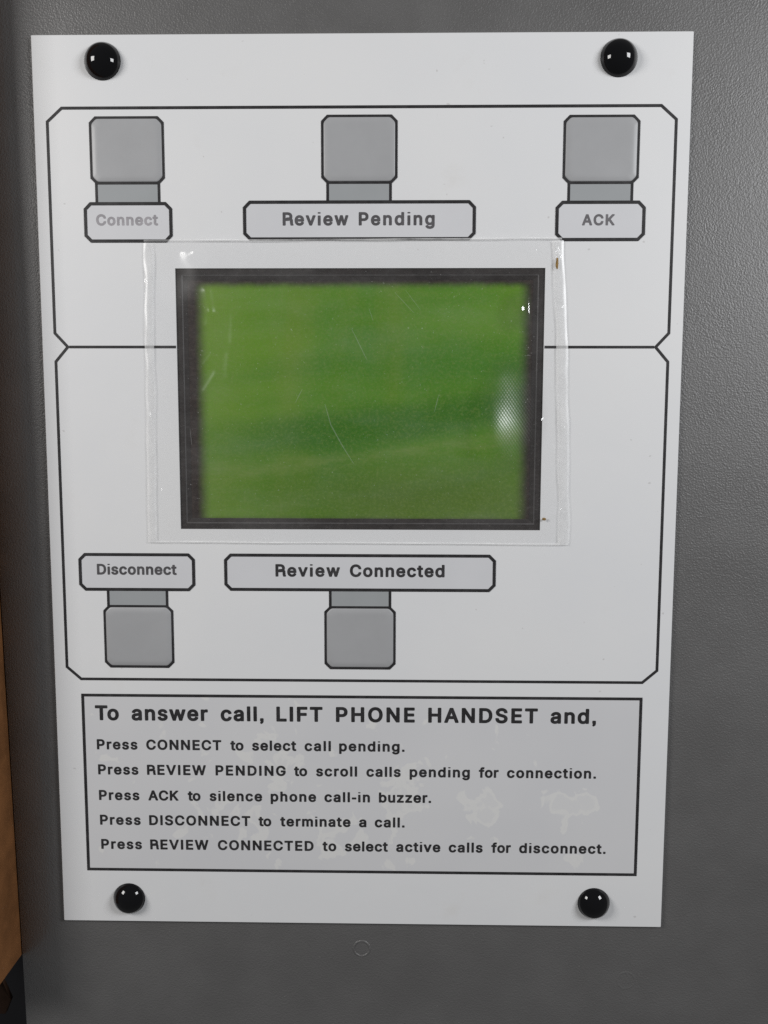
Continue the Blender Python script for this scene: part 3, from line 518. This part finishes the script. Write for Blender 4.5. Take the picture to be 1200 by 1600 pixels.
# cardboard box beside the housing: its side stands square to the panel
box = empty('cardboard_box', V(-110, -117.5, -20), 'brown cardboard box standing against the left edge of the grey housing', 'box')
bm = bmesh.new()
side = [(-150, -117.5), (-88.1, -117.5), (-93.8, 210), (-150, 210)]
front = [(-150, -117.5), (-88.0, -117.5), (-91.0, 210), (-150, 210)]   # unseen front edge, leaned in so its shadow reaches further over the housing
loft(bm, [(side, -55), (side, -4), (front, 12.5)])
obj('box_side', bm, MAT['card'], box)
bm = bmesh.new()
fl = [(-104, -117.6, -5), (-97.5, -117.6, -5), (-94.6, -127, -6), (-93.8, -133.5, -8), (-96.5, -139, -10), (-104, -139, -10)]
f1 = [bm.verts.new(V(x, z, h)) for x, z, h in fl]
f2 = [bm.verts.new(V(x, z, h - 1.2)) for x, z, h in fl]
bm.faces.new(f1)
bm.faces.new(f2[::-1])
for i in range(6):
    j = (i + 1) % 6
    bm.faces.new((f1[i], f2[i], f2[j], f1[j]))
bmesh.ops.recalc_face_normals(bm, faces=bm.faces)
fo = obj('flap', bm, MAT['card_shaded'], box)
fo['label'] = 'brown torn flap at the lower end, coloured dark as if in shade'

# ------------------------------------------------------------------ control panel
panel = empty('control_panel', V(0, -105.6, HF), 'white phone answering panel with grey push buttons and green screen', 'control panel')

WX0, WX1, WZ0, WZ1 = -43.2, 42.85, -5.95, 55.15       # window opening
bm = bmesh.new()
o0 = roundpoly(rect(-75, -105.6, 75, 107), 0.25, 3)
i0 = rect(WX0, WZ0, WX1, WZ1)
def bridge(bm, A, B):
    """face ring between an outer outline and a rectangular hole"""
    for tri in tessellate_polygon([[Vector((p[0], p[1], 0)) for p in A], [Vector((p[0], p[1], 0)) for p in B]]):
        yield tri
ov = [bm.verts.new(V(x, z, 0)) for x, z in inset(o0, 0.12)]
iv = [bm.verts.new(V(x, z, 0)) for x, z in i0]
allv = ov + iv
for tri in bridge(bm, inset(o0, 0.12), i0):
    bm.faces.new([allv[i] for i in tri])
sv = [bm.verts.new(V(x, z, -0.12)) for x, z in o0]
bv = [bm.verts.new(V(x, z, HF + 0.005)) for x, z in o0]
jv = [bm.verts.new(V(x, z, -0.45)) for x, z in i0]
n = len(o0)
for i in range(n):
    j = (i + 1) % n
    bm.faces.new((ov[i], ov[j], sv[j], sv[i]))
    bm.faces.new((sv[i], sv[j], bv[j], bv[i]))
for i in range(4):
    j = (i + 1) % 4
    bm.faces.new((iv[i], iv[j], jv[j], jv[i]))
bmesh.ops.recalc_face_normals(bm, faces=bm.faces)
plate = obj('face_plate', bm, MAT['plate'], panel)

PR = 0.03                                              # print lies this far above the plate
bm = bmesh.new()
fr = [(-68.5, -43.0), (68.3, -43.0), (71.75, -40.0), (71.75, 33.7), (68.8, 37.1), (71.75, 40.3), (71.75, 88.0), (68.3, 91.0),
      (-68.5, 91.0), (-71.9, 88.0), (-71.9, 40.3), (-68.95, 37.1), (-71.9, 33.7), (-71.9, -40.0)]
ribbon(bm, fr, 0.68, PR)
for a, b in ((-68.6, WX0 - 0.15), (WX1 + 0.15, 68.45)):
    face(bm, rect(a, 37.1 - 0.32, b, 37.1 + 0.32), PR)
obj('printed_outline', bm, MAT['line'], panel)

# buttons with their captions
def button(x0, z0, x1, z1, stem, lab, text, mat, note):
    bm = bmesh.new()
    def ring(d):
        d += 0.2
        return roundpoly(octa(x0 + d, z0 + d, x1 - d, z1 - d, 1.15 - 0.2 * min(d, 2.2)), 0.42, 3)
    prof = [(0.0, 0.0), (0.03, 0.12), (0.12, 0.20), (0.34, 0.25), (0.7, 0.34), (1.0, 0.385), (1.4, 0.40), (1.6, 0.402), (2.0, 0.402)]
    loft(bm, [(ring(d), h) for d, h in prof])
    key = obj('button', bm, MAT['key'], panel, True)
    key['label'] = note
    bm = bmesh.new()
    ribbon(bm, octa(x0, z0, x1, z1, 1.15), 0.72, PR * 2.2)
    obj('button_outline', bm, MAT['line'], key)
    sx0, sz0, sx1, sz1 = stem
    bm = bmesh.new()
    face(bm, rect(sx0, sz0, sx1, sz1), PR)
    st = obj('printed_stem', bm, MAT['stem'], panel)
    for sx in (sx0, sx1):
        bm = bmesh.new()
        face(bm, rect(sx - 0.32, sz0, sx + 0.32, sz1), PR * 1.6)
        obj('stem_outline', bm, MAT['line'], st)
    lx0, lz0, lx1, lz1 = lab
    bm = bmesh.new()
    face(bm, octa(lx0, lz0, lx1, lz1, 1.25), PR * 1.3)
    lb = obj('button_label', bm, MAT['label'], panel)
    lb['label'] = 'pale label box reading ' + ' '.join(w[0] for w in text)
    bm = bmesh.new()
    ribbon(bm, octa(lx0, lz0, lx1, lz1, 1.25), 0.74, PR * 3.0)
    obj('label_outline', bm, MAT['line'], lb)
    bm = bmesh.new()
    for w, a, b, z, cap in text:
        word(bm, w, a, b, z, cap, PR * 2.2)
    obj('lettering', bm, mat, lb)

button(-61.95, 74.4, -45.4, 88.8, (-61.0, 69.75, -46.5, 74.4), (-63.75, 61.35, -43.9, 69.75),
       [('Connect', -61.3, -46.9, 64.85, 2.55)], MAT['t_connect'], 'grey square button above the pale-lettered Connect label')
button(-8.6, 74.4, 8.2, 88.95, (-7.5, 70.0, 6.95, 74.4), (-26.75, 61.75, 26.25, 70.0),
       [('Review', -17.95, -2.75, 64.75, 3.0), ('Pending', -0.35, 17.15, 64.75, 3.0)], MAT['t_pending'], 'grey square button above the Review Pending label')
button(46.65, 74.2, 63.3, 88.7, (47.8, 69.8, 62.2, 74.2), (45.25, 61.5, 65.1, 69.8),
       [('ACK', 51.0, 58.45, 64.65, 2.5)], MAT['t_ack'], 'grey square button above the ACK label')
button(-62.15, -39.75, -45.8, -24.9, (-61.2, -24.9, -46.9, -20.7), (-67.8, -20.7, -40.3, -12.2),
       [('Disconnect', -63.75, -44.4, -17.12, 2.65)], MAT['t_disc'], 'grey square button below the Disconnect label')
button(-8.4, -39.8, 8.15, -24.9, (-7.3, -24.9, 7.1, -20.55), (-32.5, -20.55, 32.1, -12.2),
       [('Review', -20.5, -4.95, -17.4, 3.05), ('Connected', -2.55, 20.2, -17.4, 3.05)], MAT['t_revc'], 'grey square button below the Review Connected label')

# instruction box
bm = bmesh.new()
face(bm, rect(-68.28, -91.85, 68.16, -47.06), PR)
field = obj('instruction_box', bm, MAT['field'], panel)
bm = bmesh.new()
ribbon(bm, rect(-68.28, -91.85, 68.16, -47.06), 0.72, PR * 2)
obj('box_outline', bm, MAT['line'], field)
LINES = [
 (-53.4, 3.8, [('To', -65.37, -59.5), ('answer', -56.34, -37.52), ('call,', -34.37, -23.81), ('LIFT', -20.66, -9.33), ('PHONE', -6.04, 13.25), ('HANDSET', 16.54, 43.23), ('and,', 46.35, 57.4)]),
 (-60.82, 2.62, [('Press', -65.18, -55.11), ('CONNECT', -52.92, -34.34), ('to', -32.12, -28.86), ('select', -26.74, -15.84), ('call', -13.79, -7.32), ('pending.', -5.28, 10.78)]),
 (-67.24, 2.62, [('Press', -65.07, -55.05), ('REVIEW', -52.9, -38.26), ('PENDING', -35.88, -18.51), ('to', -16.45, -13.2), ('scroll', -10.99, -0.87), ('calls', 1.42, 9.86), ('pending', 12.07, 26.87), ('for', 29.07, 33.94), ('connection.', 35.99, 57.77)]),
 (-73.83, 2.62, [('Press', -65.06, -54.98), ('ACK', -52.75, -45.24), ('to', -42.92, -39.74), ('silence', -37.48, -24.42), ('phone', -22.31, -11.03), ('call-in', -8.97, 2.29), ('buzzer.', 4.51, 17.4)]),
 (-80.23, 2.62, [('Press', -65.0, -54.84), ('DISCONNECT', -52.7, -27.44), ('to', -25.41, -22.22), ('terminate', -19.99, -2.52), ('a', -0.41, 1.42), ('call.', 3.49, 10.87)]),
 (-86.54, 2.62, [('Press', -64.9, -54.69), ('REVIEW', -52.6, -37.99), ('CONNECTED', -35.64, -11.74), ('to', -9.51, -6.08), ('select', -3.92, 6.76), ('active', 8.83, 19.8), ('calls', 21.87, 30.28), ('for', 32.42, 37.26), ('disconnect.', 39.32, 60.66)]),
]
for z, cap, ws in LINES:
    bm = bmesh.new()
    for s, a, b in ws:
        word(bm, s, a, b, z, cap, PR * 2)
    obj('lettering', bm, MAT['t_text'], field)

# screen: stepped bezel, display behind it, clear pane in front
win = None
bm = bmesh.new()
face(bm, rect(WX0 + 1.2, WZ0 + 1.2, WX1 - 1.2, WZ1 - 1.2), -0.78)
screen = obj('lcd_screen', bm, MAT['lcd'], panel)
screen['label'] = 'blank green display with a soft dark border'
def frame(bm, d0, h0, d1, h1):
    base = rect(WX0, WZ0, WX1, WZ1)
    A, B = inset(base, d0), inset(base, d1)
    va = [bm.verts.new(V(x, z, h0)) for x, z in A]
    vb = [bm.verts.new(V(x, z, h1)) for x, z in B]
    for i in range(4):
        j = (i + 1) % 4
        f = bm.faces.new((va[i], va[j], vb[j], vb[i]))
        f.normal_update()
        if f.normal.y > 0:
            f.normal_flip()
bm = bmesh.new()
frame(bm, -0.02, -0.30, 1.35, -0.31)
frame(bm, 1.62, -0.44, 2.6, -0.74)
frame(bm, 1.36, -0.31, 1.37, -0.50)
bez = obj('bezel', bm, MAT['bezel'], panel)
bm = bmesh.new()
frame(bm, 1.36, -0.33, 1.64, -0.45)
obj('rim_line', bm, MAT['rim'], bez)

def gauss(x, z, x0, z0, sx, sz):
    return math.exp(-((x - x0) / sx) ** 2 - ((z - z0) / sz) ** 2)
def sheet(bm, corner, nx, nz, height):
    """grid over four corners (bottom left, bottom right, top right, top left) with a height field in mm"""
    (a, b, c, d) = [Vector(p) for p in corner]
    g = []
    for j in range(nz + 1):
        row = []
        for i in range(nx + 1):
            u, v = i / nx, j / nz
            p = (a * (1 - u) + b * u) * (1 - v) + (d * (1 - u) + c * u) * v
            row.append(bm.verts.new(V(p.x, p.y, height(p.x, p.y, u, v))))
        g.append(row)
    for j in range(nz):
        for i in range(nx):
            bm.faces.new((g[j][i], g[j][i + 1], g[j + 1][i + 1], g[j + 1][i]))
def pane_h(x, z, u, v):
    return -0.2 + 0.05 * noise.noise(Vector((x * 0.03, z * 0.03, 1.0)))
bm = bmesh.new()
sheet(bm, rect(WX0 + 0.05, WZ0 + 0.05, WX1 - 0.05, WZ1 - 0.05), 120, 90, pane_h)
pane = obj('clear_pane', bm, MAT['pane'], panel, True)
pane['label'] = 'scratched clear window over the display'

# domed black rivets
def rivet(x, z, r, note):
    bm = bmesh.new()
    hc = -1.75
    RR = math.hypot(r, hc)
    n = 48
    rings = [[(x + r * math.cos(2 * math.pi * i / n), z + r * math.sin(2 * math.pi * i / n), PR) for i in range(n)],
             [(x + r * 1.005 * math.cos(2 * math.pi * i / n), z + r * 1.005 * math.sin(2 * math.pi * i / n), 0.06) for i in range(n)]]
    t0 = math.asin(r / RR)
    K = 16
    for k in range(K):
        t = t0 * (1 - k / K)
        q = RR * math.sin(t)
        rings.append([(x + q * math.cos(2 * math.pi * i / n), z + q * math.sin(2 * math.pi * i / n), 0.10 + hc + RR * math.cos(t)) for i in range(n)])
    vs = [[bm.verts.new(V(*p)) for p in rg] for rg in rings]
    for a, b in zip(vs, vs[1:]):
        for i in range(n):
            j = (i + 1) % n
            bm.faces.new((a[i], a[j], b[j], b[i]))
    top = bm.verts.new(V(x, z, 0.10 + hc + RR))
    for i in range(n):
        bm.faces.new((vs[-1][i], vs[-1][(i + 1) % n], top))
    bmesh.ops.recalc_face_normals(bm, faces=bm.faces)
    o = obj('rivet', bm, MAT['rivet'], panel, True)
    o['label'] = note
rivet(-58.75, 101.2, 4.2, 'glossy black domed rivet in the upper left corner')
rivet(58.4, 101.35, 4.2, 'glossy black domed rivet in the upper right corner')
rivet(-58.25, -99.5, 4.0, 'glossy black domed rivet in the lower left corner')
rivet(58.1, -99.45, 4.0, 'glossy black domed rivet in the lower right corner')

# ------------------------------------------------------------------ clear film taped over the screen
film = empty('clear_film', V(0, -9.4, 0.1), 'crinkled clear plastic film stuck over the green screen', 'film')
FC = [(-51.08, -9.31), (49.6, -9.5), (46.6, 61.84), (-50.28, 61.58)]
RIDGE = [(-35.3, 49.6, -34.6, 44.9, 1.0, 0.46), (-34.6, 44.6, -35.3, 42.0, 0.9, 0.34), (-36.4, 33.0, -34.8, 35.0, 0.6, 0.2),
         (-36.2, 26.8, -33.6, 30.8, 1.0, 0.32), (-29.3, 44, -29.6, 38, 1.1, 0.36), (-30.5, 35, -31.0, 30, 1.1, 0.30),
         (35.6, 50.8, 38.6, 53.8, 0.35, 0.12), (25.5, 50.5, 27.6, 45.5, 0.3, 0.05), (29.7, 15.0, 30.4, 10.2, 0.5, 0.12),
         (20, -3.6, 21.4, -2.2, 0.5, 0.10), (40.5, 52.0, 43.0, 57.0, 0.6, 0.25), (38.5, 49.0, 38.9, 42.0, 0.5, 0.18)]
BUMP = [(30.0, 17.5, 6.0, 11.0, 2.2), (-36.5, 50.5, 5.0, 7.0, 1.3), (-37.6, 58.6, 3.0, 2.4, 1.35), (37.0, 45.5, 1.1, 1.8, 0.55),
        (44.6, 58.0, 0.9, 1.6, 0.45), (47.3, 18.0, 0.8, 0.8, 0.3), (47.0, -1.5, 0.9, 1.0, 0.4), (42.0, 19.5, 0.9, 1.6, 0.4), (11, 13, 1.5, 1.0, 0.12)]
rnd = random.Random(21)
for k in range(34):                     # small crinkles along the rim of the sheet
    u = rnd.random()
    side = rnd.choice('ttrrrlb')
    sx, sz, am = rnd.uniform(0.35, 1.1), rnd.uniform(0.3, 0.9), rnd.uniform(0.10, 0.34)
    BUMP.append({'t': (-49 + 95 * u, 61.2 - rnd.random() * 2.5), 'b': (-49 + 97 * u, -8.9 + rnd.random() * 2),
                 'l': (-49.8 + rnd.random() * 3, -8 + 68 * u), 'r': (47.4 - rnd.random() * 4, -8 + 68 * u)}[side] + (sx, sz, am))
def segd(x, z, r):
    ax, az, bx, bz = r[:4]
    dx, dz = bx - ax, bz - az
    t = max(0, min(1, ((x - ax) * dx + (z - az) * dz) / (dx * dx + dz * dz)))
    return math.hypot(x - ax - t * dx, z - az - t * dz)
def film_h(x, z, u, v):
    e = min(u * 100, (1 - u) * 100, v * 71, (1 - v) * 71)
    h = 0.14 + 0.75 * (1 - math.exp(-e / 4.0))
    for b in BUMP:
        if abs(x - b[0]) > 3 * b[2] or abs(z - b[1]) > 3 * b[3]:
            continue
        h += b[4] * gauss(x, z, *b[:4])
    h += 0.22 * noise.noise(Vector((x * 0.045, z * 0.07, 3.1))) * min(1, e / 5)
    h += 0.16 * noise.noise(Vector((x * 0.16 + z * 0.05, z * 0.10, 11.3))) * min(1, e / 3)
    h += 0.05 * noise.noise(Vector((x * 0.22, z * 0.12, 7.7))) * min(1, e / 5)
    for r in RIDGE:
        d = segd(x, z, r)
        if d < 3:
            h += r[5] * math.exp(-(d / r[4]) ** 2)
    return h
bm = bmesh.new()
sheet(bm, FC, 250, 180, film_h)
sh = obj('film_sheet', bm, MAT['film'], film, True)
# folded side seams and welded top and bottom edges: low rounded strips
def strip(name, P, w, h, mat, wob, seed):
    bm = bmesh.new()
    n = 90
    rows = []
    a, b = Vector(P[0]), Vector(P[1])
    e = (b - a).normalized()
    nrm = Vector((-e.y, e.x))
    for i in range(n + 1):
        t = i / n
        c = a.lerp(b, t) + nrm * (wob * noise.noise(Vector((t * 5, seed, 0))) + P[2] * math.sin(math.pi * t))
        ww = w * (1 + 0.22 * noise.noise(Vector((t * 9, seed, 4))))
        hh = h * (1 + 0.75 * noise.noise(Vector((t * 13, seed, 9))))
        row = []
        for k in range(9):
            q = k / 8 * 2 - 1
            p = c + nrm * (q * ww / 2)
            row.append(bm.verts.new(V(p.x, p.y, 0.32 + hh * (1 - q * q))))
        rows.append(row)
    for r0, r1 in zip(rows, rows[1:]):
        for k in range(8):
            bm.faces.new((r0[k], r0[k + 1], r1[k + 1], r1[k]))
    return obj(name, bm, mat, film, True)
strip('side_seam', ((-49.2, 60.8), (-50.0, -8.8), 0.0), 2.2, 0.26, MAT['seam'], 0.25, 1.0)
strip('side_seam', ((45.5, 61.2), (48.4, -9.0), 0.5), 2.7, 0.28, MAT['seam'], 0.35, 2.0)
strip('welded_edge', ((-50.2, 61.3), (46.4, 61.6), 0.0), 0.55, 0.22, MAT['seam'], 0.2, 3.0)
strip('welded_edge', ((-51.0, -9.1), (49.5, -9.3), 0.0), 0.5, 0.16, MAT['seam'], 0.15, 4.0)
# hair scratches in the film
def scratch(P, w):
    bm = bmesh.new()
    Q = []
    for i in range(len(P) - 1):
        for s in range(6):
            t = s / 6
            Q.append((P[i][0] * (1 - t) + P[i + 1][0] * t, P[i][1] * (1 - t) + P[i + 1][1] * t))
    Q.append(P[-1])
    rows = []
    for i, (x, z) in enumerate(Q):
        a, b = Q[max(0, i - 1)], Q[min(len(Q) - 1, i + 1)]
        e = Vector((b[0] - a[0], b[1] - a[1])).normalized()
        ww = w * (0.5 + 0.5 * math.sin(math.pi * i / (len(Q) - 1))) / 2
        rows.append([bm.verts.new(V(x - e.y * ww * s, z + e.x * ww * s, film_h(x, z, 0.5, 0.5) + 0.03)) for s in (-1, 1)])
    for r0, r1 in zip(rows, rows[1:]):
        bm.faces.new((r0[0], r0[1], r1[1], r1[0]))
    obj('scratch', bm, MAT['scratch'], film)
for P, w in (([(-8.3, 23.8), (-6.9, 18.9), (-4.2, 14.0), (-1.6, 9.9)], 0.26), ([(-13.6, 27.3), (-15.2, 24.2)], 0.2), ([(-2.0, 41.2), (-0.2, 37.6), (1.6, 34.0)], 0.2),
             ([(18.4, 26.0), (17.4, 22.0)], 0.2), ([(2.0, 46), (3.0, 43)], 0.14), ([(-40.2, 18.0), (-39.9, 14.2)], 0.16), ([(8, 49.5), (12.5, 44.8)], 0.14), ([(10.5, 50.0), (14.0, 45.5)], 0.12)):
    scratch(P, w)
# brown grime caught in the edge of the film
def grime(x, z, w, h, seed):
    bm = bmesh.new()
    n = 14
    rg = []
    for i in range(n):
        a = 2 * math.pi * i / n
        q = 1 + 0.5 * noise.noise(Vector((math.cos(a) * 1.5, math.sin(a) * 1.5, seed)))
        rg.append((x + w * q * math.cos(a), z + h * q * math.sin(a)))
    vs = [bm.verts.new(V(px, pz, 0.62)) for px, pz in rg]
    top = bm.verts.new(V(x, z, 0.78))
    for i in range(n):
        bm.faces.new((vs[i], vs[(i + 1) % n], top))
    bmesh.ops.recalc_face_normals(bm, faces=bm.faces)
    obj('grime', bm, MAT['grime'], film, True)
grime(45.4, 56.0, 0.33, 1.35, 1.0)
grime(43.6, -3.2, 0.55, 0.32, 5.0)
